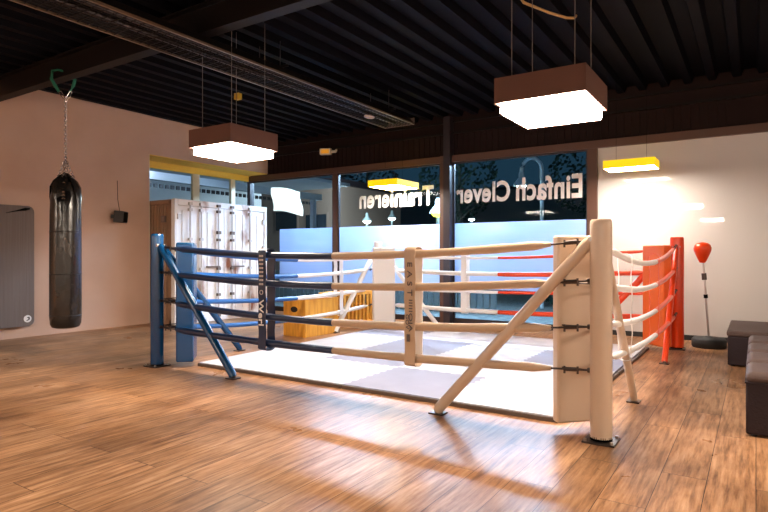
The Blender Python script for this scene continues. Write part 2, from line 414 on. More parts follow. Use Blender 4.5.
# ------------------------------------------------------------------ boxing ring
PW, PB, PR, PF = Vector((-.88, 4.06, 0)), Vector((-5.71, 4.07, 0)), Vector((-.89, 8.6, 0)), Vector((-5.72, 8.62, 0))
def ring_post(p, dirs, pm, sm, label, base=M['dark_steel'], r=.072, rss=(.042, .038)):
    t = thing('corner_post', p, label, 'ring post', 'corner posts of the boxing ring')
    prof = [(r*.98, .012), (r, .03), (r, 1.47), (r*.97, 1.49), (r*.86, 1.5)]
    obj('post', lathe(bmesh.new(), prof, n=40), pm, t, smooth=True)
    obj('collar', lathe(bmesh.new(), [(r*.94, .008), (r*.94, .035), (r*1.0, .04), (r*1.0, .008)], n=32), M['black'], t)
    obj('base_plate', bx(-.105, .105, -.105, .105, 0, .012), base, t, bevel=.003)
    for a in (-.085, .085):
        for b in (-.085, .085):
            obj('bolt', cyl(bmesh.new(), (a, b, .012), (a, b, .028), .012, n=6), M['steel'], t)
    for qd, d in enumerate(dirs):
        d = Vector(d); rs = rss[qd]
        foot = d*1.24; top = d*.06 + Vector((0, 0, 1.37))
        v = (foot-top).normalized()
        s = obj('strut', tube(bmesh.new(), [top, top+v*.05, foot+Vector((0, 0, .035))-v*.02, foot+Vector((0, 0, .02))], [rs*.7, rs, rs, rs*.95], n=18), sm, t, smooth=True)
        n = Vector((-d.y, d.x, 0))
        bm = bmesh.new(); obox(bm, foot+Vector((0, 0, .006)), n, .10, .12, .012); obox(bm, foot+Vector((0, 0, .025)), n, .03, .05, .03)
        obj('foot_plate', bm, base, s)
        bm = bmesh.new(); cyl(bm, d*.06+n*-.05+Vector((0, 0, 1.37)), d*.06+n*.05+Vector((0, 0, 1.37)), .016, n=8)
        obj('strut_bolt', bm, M['steel'], s)
    return t
ring_post(PW, [(-1, 0, 0), (0, 1, 0)], M['beige'], M['beige'], 'cream padded ring post with slanting struts, nearest corner of the ring', rss=(.042, .031))
ring_post(PB, [(1, 0, 0), (0, 1, 0)], M['blue'], M['blue'], 'blue padded ring post with slanting struts at the left corner')
ring_post(PR, [(0, -1, 0), (-1, 0, 0)], M['red'], M['red'], 'red padded ring post with slanting struts at the right corner', rss=(.034, .045), r=.085)
ring_post(PF, [(0, -1, 0), (1, 0, 0)], M['white'], M['white'], 'white padded ring post behind the white pad at the far corner')

def pad(p, inward, m, label, z0=.06, z1=1.39, w=.38, d=.31, th=.13):
    inward = Vector(inward).normalized(); u = Vector((-inward.y, inward.x, 0))
    t = thing('corner_pad', p+inward*d, label, 'pad', 'corner pads of the boxing ring')
    obj('cushion', obox(bmesh.new(), (0, 0, (z0+z1)/2), u, w, th, z1-z0), m, t, bevel=.02, seg=3)
    for z in (1.33, 1.05, .75, .45):
        obj('strap', obox(bmesh.new(), -inward*(th/2+.002)+Vector((0, 0, z)), u, w*.96, .004, .03), m, t)
        for s in (-.42, .42):
            a = -inward*(th/2)+u*(s*w)+Vector((0, 0, z+.012))
            obj('tie_cord', cyl(bmesh.new(), a, -inward*(d-.075)+Vector((0, 0, z+.012)), .006, n=6), M['dark_steel'], t)
    return t
pad(PW, (-1, 1, 0), M['beige'], 'cream corner pad with folded top edge beside the nearest cream post', th=.085, d=.275, z1=1.40)
pad(PB, (1, 1, 0), M['blue'], 'dark blue corner pad beside the blue post', z1=1.40, th=.19, w=.36, d=.32)
pad(PR, (-1, -1, 0), M['orange'], 'orange corner pad beside the red post', w=.42)
pad(PF+Vector((.05, 0, 0)), (1, -1, 0), M['white'], 'white corner pad at the far corner in front of the window', w=.39, z0=.08)

SAG = {}
def rope(side, k, P0, P1, z0, zm, z1, m0, m1, split, r, label, group):
    d = (P1-P0); L = d.length; u = d/L
    def pt(s):
        a = s/L; z = z0*(1-a)*(1-2*a)+4*zm*a*(1-a)+z1*a*(2*a-1)
        return P0+u*s+Vector((0, 0, z))
    t = thing('ring_rope', P0, label, 'rope', group)
    loc = lambda v: v-P0
    s0, s1 = .34, L-.34
    for a, b, m, tp0, tp1 in ((s0, split*L, m0, 1, 0), (split*L, s1, m1, 0, 1)):
        n = 14; pts = [loc(pt(a+(b-a)*i/n)) for i in range(n+1)]
        rr = [r]*(n+1)
        if tp0: pts.insert(1, loc(pt(a+.10))); rr.insert(1, r); rr[0] = r*.45
        else: rr[0] = r*.9
        if tp1: pts.insert(-1, loc(pt(b-.12))); rr.insert(-1, r); rr[-1] = r*.45
        if m0 is m1 is None: continue
        # slight creases of the sleeve
        rr = [q*(1+random.uniform(-.07, .07)) for q in rr]
        obj('rope_sleeve', tube(bmesh.new(), pts, rr, n=14), m, t, smooth=True)
    for e0, e1 in ((.06, s0), (L-.06, s1)):
        bm = bmesh.new(); a, b = loc(pt(e0)), loc(pt(e1)); c = (a+b)/2; v = (b-a)
        cyl(bm, a, b, .007, n=8)
        cyl(bm, c-v*.16, c+v*.16, .015, n=8)
        for q in (-.16, .16):
            cyl(bm, c+v*q-Vector((0, 0, .03)), c+v*q+Vector((0, 0, .022)), .008, n=6)
        cyl(bm, a-v*.02, a+v*.1, .018, n=8)
        obj('turnbuckle', bm, M['dark_steel'], t)
    SAG[(side, k)] = pt
    return t
ordn = ['top', 'second', 'third', 'lowest']
for k in range(4):
    rope('front', k, PB, PW, (1.36, 1.07, .75, .45)[k], (1.25, .98, .655, .405)[k], (1.365, 1.09, .775, .475)[k], M['navy'], M['beige_rope'], .525, .034,
         '%s rope of the near side, navy left half and cream right half' % ordn[k], 'ropes of the near ring side')
    rope('left', k, PB, PF, (1.36, 1.07, .74, .44)[k], (1.19, .95, .62, .31)[k], (1.25, 1.02, .68, .40)[k], M['bright_blue'], M['white'], .52, .031,
         '%s rope of the left ring side, bright blue then white' % ordn[k], 'ropes of the left ring side')
    rope('back', k, PF, PR, (1.25, 1.0, .67, .39)[k], (1.215, .955, .67, .355)[k], (1.35, 1.04, .75, .43)[k], M['white'], M['red'], .475, (.024, .036, .024, .036)[k],
         '%s rope of the far window side, white then red' % ordn[k], 'ropes of the far ring side')
    rope('right', k, PW, PR, (1.34, 1.07, .79, .55)[k], (1.18, .94, .67, .42)[k], (1.40, 1.10, .80, .49)[k], M['white'], M['red'], .56, .026,
         '%s sagging rope of the right ring side, white then red' % ordn[k], 'ropes of the right ring side')

def spacer(side, P0, u, s, ztop, zbot, m, label, hw=.044, g=.062, m2=None, taper=0.):
    """a fabric strap looped round all four ropes"""
    u = Vector(u); n = Vector((-u.y, u.x, 0)); c = P0+u*s
    t = thing('rope_spacer', c, label, 'spacer', 'vertical rope spacers')
    th = .004
    def band(sg, zb):
        bm = bmesh.new(); pts = []
        zs = [zb+(ztop-zb)*i/12 for i in range(13)]
        ring = []
        for z in zs:
            bulge = .006*math.sin(z*22)
            ring.append([bm.verts.new(u*a + n*(sg*(g+bulge)+b) + Vector((0, 0, z))) for a, b in ((-hw, 0), (hw, 0), (hw, th), (-hw, th))])
        for i in range(12):
            for q in range(4): bm.faces.new((ring[i][q], ring[i][(q+1) % 4], ring[i+1][(q+1) % 4], ring[i+1][q]))
        bm.faces.new(ring[0]); bm.faces.new(ring[-1]); return bm
    fb = obj('front_band', band(-1, zbot), m, t, smooth=True)
    obj('rear_band', band(1, zbot+.01), m2 or m, t, smooth=True)
    for zc, sgn in ((ztop, 1), (zbot+.005, -1)):   # loop over the top rope and under the lowest
        bm = bmesh.new()
        pr = [(math.cos(PI*i/10)*g, math.sin(PI*i/10)*.03*sgn) for i in range(11)]
        a = [bm.verts.new(u*-hw+n*x_+Vector((0, 0, zc+z_))) for x_, z_ in pr]; b = [bm.verts.new(u*hw+n*x_+Vector((0, 0, zc+z_))) for x_, z_ in pr]
        a2 = [bm.verts.new(u*-hw+n*x_*1.06+Vector((0, 0, zc+z_*1.12))) for x_, z_ in pr]; b2 = [bm.verts.new(u*hw+n*x_*1.06+Vector((0, 0, zc+z_*1.12))) for x_, z_ in pr]
        for i in range(10):
            bm.faces.new((a[i], a[i+1], b[i+1], b[i])); bm.faces.new((a2[i], b2[i], b2[i+1], a2[i+1]))
            bm.faces.new((a[i], a2[i], a2[i+1], a[i+1])); bm.faces.new((b[i], b[i+1], b2[i+1], b2[i]))
        obj('loop', bm, m, t, smooth=True)
    return t, fb
X = Vector((1, 0, 0)); Yv = Vector((0, 1, 0))
t, fb = spacer('front', PB, X, 1.71, 1.29, .36, M['navy'], 'navy rope spacer printed Werl in white on the near ring side', hw=.05)
R, U = (0, 0, -1), (1, 0, 0)
yy = -.062-.012
text_mesh('lettering', 'Werl', M['white_text'], (-.032, yy, .83), R, U, .25, .062, bold=.008, depth=.003, parent=fb)
text_mesh('lettering', 'llllllll', M['grey_text'], (-.026, yy, 1.26), R, U, .29, .05, bold=.01, depth=.003, parent=fb)
bm = bmesh.new()
for i in range(24):
    a0, a1 = 2*PI*i/24, 2*PI*(i+1)/24
    prism(bm, [(.024*math.cos(a0), yy, .9+.024*math.sin(a0)), (.024*math.cos(a1), yy, .9+.024*math.sin(a1)), (.016*math.cos(a1), yy, .9+.016*math.sin(a1)), (.016*math.cos(a0), yy, .9+.016*math.sin(a0))], (0, .003, 0))
obj('emblem', bm, M['grey_text'], fb)
t, fb = spacer('front', PB, X, 3.36, 1.295, .38, M['beige_rope'], 'cream rope spacer printed E A S T on the near ring side', hw=.05, m2=M['white'])
text_mesh('lettering', 'E A S T', M['dark_text'], (-.015, yy, 1.20), R, U, .27, .045, bold=0, depth=.003, parent=fb)
text_mesh('lettering', 'IIIIIOIA', M['dark_text'], (.0, yy, .90), R, U, .26, .032, bold=0, depth=.003, parent=fb)
text_mesh('lettering', 'GOV', M['dark_text'], (-.03, yy, .78), R, U, .12, .03, bold=0, depth=.003, parent=fb)
obj('tag', bx(-.022, .006, yy-.001, yy+.003, .56, .62), M['dark_text'], fb)
spacer('left', PB, Yv, 3.38, 1.22, .30, M['white'], 'white rope spacer on the left ring side before the plywood box', hw=.045)
spacer('back', PF, X, 1.72, 1.24, .33, M['white'], 'white rope spacer on the far ring side by the window column', hw=.05)
spacer('right', PW, Yv, .85, 1.24, .44, M['white'], 'white rope spacer on the right ring side', hw=.012, g=.05)
spacer('right', PW, Yv, 2.42, 1.24, .40, M['red'], 'red rope spacer on the right ring side', hw=.012, g=.045)

# puzzle mats: interlocking teeth on shared edges
TW = 1.02; TX0, TY0 = -5.32, 4.35
grey = {(2, 0), (1, 1), (1, 2), (0, 3), (3, 2)}
rows = ['nearest', 'second', 'third', 'farthest']; cols = ['leftmost', 'second from left', 'third from left', 'rightmost']
def tile_outline(i, j, nx, ny):
    pts = []
    def edge(a, b, teeth, sgn, outn):
        a, b = Vector(a), Vector(b); n = 16; d = (b-a)
        if not teeth: pts.append(tuple(a)); return
        for q in range(n):
            off = .012*(1 if q % 2 else -1)*sgn
            p, p2 = a+d*((q+.06)/n), a+d*((q+.94)/n); o_ = Vector(outn)*off
            if q == 0: pts.append(tuple(a))
            pts.append(tuple(p+o_)); pts.append(tuple(p2+o_))
    x0, x1, y0, y1 = 0, TW, 0, 1.
    edge((x0, y0, 0), (x1, y0, 0), j > 0, 1, (0, 1, 0))
    edge((x1, y0, 0), (x1, y1, 0), i < nx-1, 1, (1, 0, 0))
    edge((x1, y1, 0), (x0, y1, 0), j < ny-1, -1, (0, 1, 0))
    edge((x0, y1, 0), (x0, y0, 0), i > 0, -1, (1, 0, 0))
    return pts
for j in range(4):
    for i in range(4):
        g = (i, j) in grey
        t = thing('puzzle_mat', (TX0+i*TW, TY0+j*1., 0), '%s foam puzzle mat on the ring floor, %s row, %s' % ('grey' if g else 'whitish', rows[j], cols[i]), 'mat', 'puzzle mats of the ring floor')
        o_ = tile_outline(i, j, 4, 4)
        obj('mat_top', prism(bmesh.new(), [(a, b, .026) for a, b, c in o_], (0, 0, .012)), M['tile_grey' if g else 'tile_white'], t)
        obj('mat_base', prism(bmesh.new(), [(a, b, 0) for a, b, c in o_], (0, 0, .0255)), M['tile_edge'], t)
def strip(x0, x1, y0, y1, label):
    o = obj('mat_edge_strip', bx(x0, x1, y0, y1, 0, .036), M['tile_edge'], bevel=.006)
    tag(o, label, 'edge strip', 'dark edging strips of the ring floor')
strip(-5.32, -3.285, 4.315, 4.337, 'dark edging strip along the near mats, left length')
strip(-3.275, -1.24, 4.315, 4.337, 'dark edging strip along the near mats, right length')
strip(-1.225, -1.195, 4.35, 6.34, 'dark edging strip along the right mats, near length')
strip(-1.225, -1.195, 6.36, 8.34, 'dark edging strip along the right mats, far length')

# ------------------------------------------------------------------ punching bag
bg = thing('punching_bag', (-7.36, 3.92, 0), 'long black leather punching bag on a chain in front of the left wall', 'punching bag')
prof = [(.02, .33), (.11, .335), (.155, .35), (.175, .39), (.183, .48), (.183, .9), (.182, 1.4), (.178, 1.8), (.172, 2.0), (.15, 2.12), (.125, 2.18), (.10, 2.16), (.07, 2.14)]
b_ = obj('bag_body', lathe(bmesh.new(), prof, n=48), M['leather'], bg, smooth=True)
for z in (.5, 1.02, 1.55): obj('seam', lathe(bmesh.new(), [(.184, z-.004), (.1865, z), (.184, z+.004)], n=48), M['strap'], bg)
bm = bmesh.new(); g_ = []
for i in range(13):
    t_ = i/12; z = 1.80+.46*t_; wd_ = .48*math.sin(PI*min(1, max(.04, t_*.96+.02)))**.6
    rr_ = .190 if z < 1.95 else .190-(z-1.95)*.26
    g_.append([bm.verts.new((rr_*math.cos(-.62+wd_*q), rr_*math.sin(-.62+wd_*q), z)) for q in (-1, -.6, -.2, .2, .6, 1)])
for i in range(12):
    for q in range(5): bm.faces.new((g_[i][q], g_[i][q+1], g_[i+1][q+1], g_[i+1][q]))
bmesh.ops.solidify(bm, geom=bm.faces[:], thickness=.006)
lp = obj('lace_panel', bm, M['strap_gloss'], bg, smooth=True)
for i in range(6):
    z = 1.96+i*.04; rr_ = .196 if z < 1.95 else .200-(z-1.95)*.26
    obj('lace', tube(bmesh.new(), [(rr_*math.cos(-.62+q), rr_*math.sin(-.62+q), z+dz) for q, dz in ((-.09, 0), (0, .012), (.09, 0))], .005, n=6), M['chrome'], lp)
# folded mouth: leather flaps gathered upwards to the ring
vd = Vector((.88, -.47, 0)); vs = Vector((.47, .88, 0))
for k in range(4):
    a = PI/4+k*PI/2-.2; c, s = math.cos(a), math.sin(a); tt = Vector((-s, c, 0)); o_ = Vector((c, s, 0))
    bm = bmesh.new(); rings = []
    for z, r, w in ((1.86, .181, .035), (2.0, .178, .07), (2.12, .16, .095), (2.2, .12, .09), (2.26, .07, .055), (2.30, .03, .02)):
        rings.append([bm.verts.new(o_*(r+dz)+tt*q+Vector((0, 0, z))) for q, dz in ((-w, -.01), (0, .006), (w, -.01), (0, -.012))])
    for i in range(5):
        for q in range(4): bm.faces.new((rings[i][q], rings[i][(q+1) % 4], rings[i+1][(q+1) % 4], rings[i+1][q]))
    bm.faces.new(rings[0]); bm.faces.new(rings[-1])
    obj('flap', bm, M['leather'], bg, smooth=True)
def chain(bm, p0, p1, link=.04, r=.006, w=.013):
    p0, p1 = Vector(p0), Vector(p1); d = p1-p0; n = max(1, int(d.length/(link*.74))); v = d.normalized()
    a = v.cross(Vector((.3, .9, .1))).normalized(); b = v.cross(a)
    for i in range(n):
        c = p0+d*((i+.5)/n); s = a if i % 2 else b
        pts = []
        for q in range(9):
            t_ = 2*PI*q/8; pts.append(c+v*math.cos(t_)*link/2+s*math.sin(t_)*w)
        tube(bm, pts, r, n=6, cap=False)
    return bm
bm = bmesh.new()
for k in range(4):
    a = PI/4+k*PI/2; chain(bm, (.09*math.cos(a), .09*math.sin(a), 2.24), (0, 0, 2.48))
obj('chain_leg', bm, M['chrome'], bg)
obj('hanging_chain', chain(bmesh.new(), (0, 0, 2.48), (0, 0, 3.22)), M['chrome'], bg)
bm = bmesh.new(); lathe(bm, [(.012, 2.46), (.022, 2.47), (.022, 2.49), (.012, 2.5)], n=12)
obj('swivel', bm, M['chrome'], bg)
obj('carabiner', tube(bmesh.new(), [(.0, 0, 3.22), (.045, .03, 3.27), (.07, .045, 3.33), (.045, .03, 3.345), (.0, 0, 3.24), (-.045, -.03, 3.345), (-.07, -.045, 3.33), (-.045, -.03, 3.27), (0, 0, 3.22)], .007, n=8), M['chrome'], bg)
# green lifting sling over the beam flange
sl = obj('lifting_sling', tube(bmesh.new(), [(-7.33, 3.96, 3.335), (-7.31, 3.99, 3.42), (-7.31, 4.01, 3.5), (-7.33, 3.96, 3.54), (-7.40, 3.935, 3.60), (-7.47, 3.88, 3.62), (-7.5, 3.83, 3.6), (-7.51, 3.82, 3.5), (-7.47, 3.84, 3.42), (-7.44, 3.88, 3.335)], [.016, .022, .022, .014, .014, .014, .02, .022, .022, .016], n=8), M['green'], smooth=True)
tag(sl, 'green fabric lifting sling looped over the steel beam above the punching bag', 'sling')

# ------------------------------------------------------------------ left wall things
def rounded(w, h, r, n=6):
    pts = []
    for cx, cy, a0 in ((w/2-r, h/2-r, 0), (-w/2+r, h/2-r, PI/2), (-w/2+r, -h/2+r, PI), (w/2-r, -h/2+r, 1.5*PI)):
        for i in range(n+1):
            a = a0+PI/2*i/n; pts.append((cx+r*math.cos(a), cy+r*math.sin(a)))
    return pts
wm = thing('wall_mat', (XL+.06, 3.52, 1.09), 'large grey-brown mat with rounded corners hung flat on the left wall', 'wall mat')
obj('panel', prism(bmesh.new(), [(0, a, b) for a, b in rounded(1.92, 1.83, .09)], (.035, 0, 0)), M['mat_grey'], wm, bevel=.006)
obj('standoff', bx(-.06, 0, -.8, .8, -.5, .6), M['black'], wm)
bm = bmesh.new(); cyl(bm, (.035, .86, -.80), (.041, .86, -.80), .055, n=28)
lg = obj('round_logo', bm, M['white_text'], wm)
obj('logo_mark', prism(bmesh.new(), [(.0415, .835, -.83), (.0415, .875, -.80), (.0415, .845, -.775), (.0415, .885, -.77), (.0415, .895, -.81), (.0415, .86, -.83)], (.001, 0, 0)), M['dark_text'], lg)
hk = thing('coat_hook', (XL+.002, 4.32, 1.94), 'small black hook rod sticking out from the left wall over the grey mat', 'hook')
bm = bmesh.new(); cyl(bm, (0, .0, 0), (.16, 0, .015), .007, n=8)
obj('hook_rod', bm, M['black'], hk)
obj('hook_tip', tube(bmesh.new(), [(.14, -.26, -.06), (.16, -.12, -.02), (.165, 0, .01), (.16, .06, .02)], [.004, .009, .022, .01], n=8), M['black'], hk)
sp = thing('wall_speaker', (XL+.16, 5.86, 1.92), 'small black box speaker hanging by a thin cable on the left wall', 'speaker', rot=(0, .08, .6))
obj('speaker_case', bx(-.08, .09, -.095, .095, -.10, .10), M['speaker'], sp, bevel=.012)
obj('speaker_grille', bx(.088, .096, -.08, .08, -.085, .085), M['black'], sp)
obj('cable', tube(bmesh.new(), [(-.02, 0, .10), (-.06, -.02, .3), (-.09, -.03, .62)], .005, n=6), M['black'], sp)
obj('bracket', bx(-.15, -.07, -.03, .03, -.03, .03), M['speaker'], sp)

# ------------------------------------------------------------------ shipping container end
CX, CY0, CY1, CZ = -8.7, 6.56, 8.86, 2.27
ct = thing('shipping_container', (CX, CY0, 0), 'weathered white shipping container end with rusty locking bars by the left wall', 'container')
cx = lambda *a: bx(a[0]-0, a[1], a[2], a[3], a[4], a[5])
D = CY1-CY0; bd = -1.15
bm = bmesh.new()
box(bm, -.10, 0, 0, .07, 0, CZ); box(bm, -.10, 0, D-.07, D, 0, CZ)
box(bm, -.10, 0, .07, D-.07, CZ-.11, CZ); box(bm, -.10, 0, .07, D-.07, 0, .12)
obj('door_frame', bm, M['cont_white'], ct, bevel=.006)
bm = bmesh.new(); box(bm, bd, -.10, 0.03, .05, 0.02, CZ-.03)
x = bd+.05
while x < -.16:
    box(bm, x, x+.05, .0, .035, .1, CZ-.1); x += .1
box(bm, bd, -.1, 0, .06, CZ-.08, CZ-.02); box(bm, bd, -.1, 0, .06, 0, .09); box(bm, -.16, -.1, 0, .06, 0, CZ-.02)
obj('side_wall', bm, M['cont_brown'], ct)
obj('roof', bx(bd, -.10, .03, D-.03, CZ-.04, CZ-.005), M['cont_brown'], ct)
obj('far_side_wall', bx(bd, -.10, D-.05, D-.02, 0, CZ-.04), M['cont_brown'], ct)
obj('side_fitting', bx(-.35, -.24, -.03, 0, CZ-.42, CZ-.3), M['cont_dark'], ct)
for q, (a, b, bars) in enumerate(((.075, 1.145, (.32, .57, .98)), (1.155, D-.075, (1.32, 1.80)))):
    bm = bmesh.new(); box(bm, -.085, -.02, a, b, .125, CZ-.115)
    y = a+.09
    while y < b-.12:
        box(bm, -.02, -.006, y, y+.09, .2, CZ-.2); y += .19
    dr = obj('door', bm, M['cont_white'], ct, bevel=.004)
    for y in bars:
        lb = obj('lock_bar', cyl(bmesh.new(), (.025, y, .06), (.025, y, CZ-.05), .016, n=12), M['cont_bar'], dr)
        for z in (.1, .5, 1.0, 1.55, CZ-.18, CZ-.07):
            obj('bar_bracket', bx(-.01, .048, y-.035, y+.035, z-.025, z+.025), M['cont_dark'] if y in (.98, 1.32) else M['cont_bar'], dr)
        if y in (.98, 1.32):
            bm = bmesh.new(); box(bm, .02, .05, y-.02 if y > 1.2 else y-.3, y+.3 if y > 1.2 else y+.02, 1.02, 1.05)
            box(bm, .0, .055, y-.04, y+.04, 1.66, 1.72)
            obj('handle', bm, M['cont_dark'], dr)
    yh = a-.02 if q == 0 else b-.05
    for z in (.3, .85, 1.4, 1.95): obj('hinge', bx(-.02, .02, yh, yh+.08, z-.05, z+.05), M['cont_bar'], dr)

# ------------------------------------------------------------------ plywood box and slatted crate
pb = thing('plyometric_box', (-5.75, 6.68, 0), 'golden plywood jump box with a round hand hole beyond the blue ropes', 'wooden box', rot=(0, 0, math.radians(-3)))
w, h, d = .47, .58, .76
bm = bmesh.new(); box(bm, -w, 0, 0, d, 0, h); 
o_ = obj('box_body', bm, M['ply'], pb, bevel=.004)
obj('front_panel', bx(-w+.002, -.002, -.008, 0, .002, h-.002), M['ply_end'], pb, bevel=.002)
bm = bmesh.new()
for hz_ in (0,):
    prism(bm, [(-w/2+.075*math.cos(a), -.009, .42+.045*math.sin(a)) for a in [2*PI*i/24 for i in range(24)]], (0, -.002, 0))
obj('hand_hole', bm, M['hole'], pb)
cr = thing('slatted_crate', (-6.1, 8.12, 0), 'golden slatted wooden crate behind the plywood box', 'crate')
bm = bmesh.new(); box(bm, -.58, 0, 0, .98, .0, .05); box(bm, -.58, 0, 0, .98, .53, .58)
for a in (-.56, -.02):
    for q in range(9):
        y = .005+q*.118; box(bm, a-.015, a+.015, y, y+.055, .05, .53)
for a in range(5):
    x = -.55+a*.12; box(bm, x, x+.06, .0, .03, .05, .53); box(bm, x, x+.06, .95, .98, .05, .53)
obj('slats', bm, M['ply'], cr)
bm = bmesh.new()
for a, b, z in ((-.4, .2, .05), (-.2, .55, .05)): box(bm, a-.12, a+.12, b, b+.26, z, z+.30)
obj('inner_boxes', bm, M['ply_end'], cr)

# ------------------------------------------------------------------ reflex ball
rb = thing('reflex_ball_stand', (-.54, 9.0, 0), 'free-standing red reflex punch ball on a thin chrome pole with black base', 'punch ball')
obj('base', lathe(bmesh.new(), [(.20, 0), (.212, .02), (.212, .105), (.19, .13), (.05, .14), (.04, .15)], n=40), M['rubber'], rb, smooth=True)
obj('pole', cyl(bmesh.new(), (0, 0, .11), (-.065, -.03, 1.17), .013, n=14), M['steel'], rb, smooth=True)
obj('spring_collar', cyl(bmesh.new(), (-.053, -.024, .92), (-.059, -.026, 1.01), .032, n=14), M['dark_steel'], rb)
obj('height_clamp', cyl(bmesh.new(), (-.035, -.017, .67), (-.039, -.019, .72), .026, n=12), M['black'], rb)
bm = lathe(bmesh.new(), [(.012, -.14), (.035, -.135), (.05, -.11), (.085, -.03), (.108, .03), (.112, .065), (.10, .105), (.065, .135), (.02, .147)], n=32)
for v in bm.verts: v.co += Vector((-.075, -.032, 1.29))
obj('ball', bm, M['red'], rb, smooth=True)

# ------------------------------------------------------------------ seating cubes
def cube(y0, y1, label, x0=-.06, x1=.46, h=.45):
    t = thing('seat_cube', ((x0+x1)/2, (y0+y1)/2, 0), label, 'seat', 'seat cubes in a row along the right')
    a, b = (x1-x0)/2, (y1-y0)/2
    obj('body', bx(-a, a, -b, b, .015, h-.075), M['seat'], t, bevel=.012)
    bm = bx(-a-.003, a+.003, -b-.003, b+.003, h-.09, h)
    o = obj('cushion', bm, M['seat_top'], t, bevel=.05, seg=4)
    obj('piping', bx(-a-.006, a+.006, -b-.006, b+.006, h-.082, h-.072), M['seat'], t)
    bm = bmesh.new()
    for q in (-1, 1):
        for r in (-1, 1): cyl(bm, (q*(a-.05), r*(b-.05), 0), (q*(a-.05), r*(b-.05), .015), .02, n=10)
    obj('glide', bm, M['rubber'], t)
cube(4.72, 5.20, 'dark brown seat cube with taupe cushion, nearest at the right edge')
cube(5.30, 5.76, 'dark brown seat cube, second from the nearest at the right edge')
cube(5.88, 6.34, 'dark brown seat cube, third from the nearest at the right edge')
cube(6.47, 6.95, 'dark brown seat cube, fourth from the nearest, just before the wide ottoman')
t = thing('wide_ottoman', (.2, 8.2, 0), 'wide low brown ottoman with a taupe lid standing near the white wall panel', 'ottoman')
obj('body', bx(-.47, .6, -.62, .62, .015, .34), M['seat'], t, bevel=.012)
obj('lid', bx(-.48, .61, -.63, .63, .34, .405), M['seat_top'], t, bevel=.02, seg=3)
bm = bmesh.new()
for q in (-.42, .55):
    for r in (-.57, .57): cyl(bm, (q, r, 0), (q, r, .015), .02, n=10)
obj('glide', bm, M['rubber'], t)

# ------------------------------------------------------------------ lettering on the windows (reads from the street)
def word(body, xr, xl, z0, z1, label):
    o = text_mesh('window_lettering', body, M['letter'], (xr, W-.0075, z0), (-1, 0, 0), (0, 0, 1), xr-xl, z1-z0, bold=.03, depth=.001, spacing=1.06)
    tag(o, label, 'lettering', 'words stuck on the shop windows')
word('Einfach', -2.37, -3.49, 2.19, 2.60, 'mirrored white word Einfach stuck on the right window')
word('Clever', -3.60, -4.64, 2.20, 2.57, 'mirrored white word Clever stuck on the right window')
word('Trainieren', -5.10, -6.82, 2.20, 2.58, 'mirrored white word Trainieren stuck on the middle window')
bm = bmesh.new(); g = []
for i in range(9):
    a = i/8; g.append([])
    for j in range(9):
        b = j/8; xx = -9.2+.86*a+.04*math.sin(b*5+.5); zz = 2.26-.13*a+.53*b+.03*math.sin(a*PI*1.3)
        g[-1].append(bm.verts.new((xx, W-.05-.02*math.sin(a*5+b*2), zz)))
for i in range(8):
    for j in range(8): bm.faces.new((g[i][j], g[i+1][j], g[i+1][j+1], g[i][j+1]))
bmesh.ops.solidify(bm, geom=bm.faces[:], thickness=.003)
tag(obj('paper_sheet', bm, M['paper'], smooth=True), 'curled cream paper sheet stuck to the left window pane', 'paper')

# small display box on the header, hook, junction box
t = thing('display_box', (-7.58, W-.02, 3.43), 'small cream box with amber face on the dark header above the left mullion', 'wall sensor', rot=(0, 0, math.radians(20)))
obj('case', bx(-.17, .07, -.16, -.06, -.065, .065), M['plastic'], t, bevel=.008)
obj('amber_face', bx(-.135, .035, -.165, -.158, -.042, .042), M['sign_orange'], t)
obj('mount_arm', tube(bmesh.new(), [(.05, -.1, 0), (.15, -.08, 0), (.17, -.02, .06), (.17, 0.03, .1)], .03, n=10), M['plastic'], t, smooth=True)
t = obj('ceiling_hook', tube(bmesh.new(), [(-1.95, 5.5, 3.80), (-1.93, 5.52, 3.76), (-1.75, 5.75, 3.70), (-1.62, 5.93, 3.68), (-1.56, 6.0, 3.69), (-1.55, 6.02, 3.72)], .014, n=8), mat('brass_rod', (.45, .27, .1), .4, metal=.5), smooth=True)
tag(t, 'bent brass-coloured rod hanging from the black deck near the right pendant lamp', 'hook')
t = obj('junction_box', bx(-6.88, -6.78, 6.28, 6.36, 3.70, 3.80), mat('yellow_plastic', (.6, .36, .03), .5), bevel=.008)
tag(t, 'small yellow junction box on the ceiling above the left pendant lamp', 'junction box')

# ------------------------------------------------------------------ outside: night street
struct('ground_outside', bx(-60, 40, W+.13, 70, -.2, -.03), M['asphalt'])
struct('ground_outside_side', bx(-60, -10.2, -10, W+.13, -.2, -.03), M['asphalt'])
def fence(x0, x1, y, label):
    t = thing('board_fence', (x0, y, 0), label, 'fence')
    bm = bmesh.new(); x = 0
    while x < x1-x0: box(bm, x, x+.12, -.015, .015, 0, .85); x += .15
    obj('boards', bm, M['fence'], t)
    obj('rail', bx(0, x1-x0, .015, .05, .6, .68), M['fence'], t)
fence(-12.5, -4.6, 11.4, 'low grey board fence outside the windows')
def blob(name, c, s, seed, m, label, cat):
    random.seed(seed); bm = bmesh.new()
    for k in range(900):
        a, b, r = random.uniform(0, 2*PI), random.uniform(-1, 1), random.uniform(.75, 1)**.5
        q = math.sqrt(1-b*b); p = Vector((c[0]+s[0]*q*math.cos(a)*r, c[1]+s[1]*q*math.sin(a)*r, c[2]+s[2]*b*r))
        n = Vector((random.uniform(-1, 1), random.uniform(-1, 1), random.uniform(-1, 1))).normalized(); e = n.orthogonal().normalized(); f_ = n.cross(e); L = .09*max(s)/1.5
        vs_ = [bm.verts.new(p+e*L), bm.verts.new(p+f_*L*.6), bm.verts.new(p-e*L), bm.verts.new(p-f_*L*.6)]; bm.faces.new(vs_)
    return bm
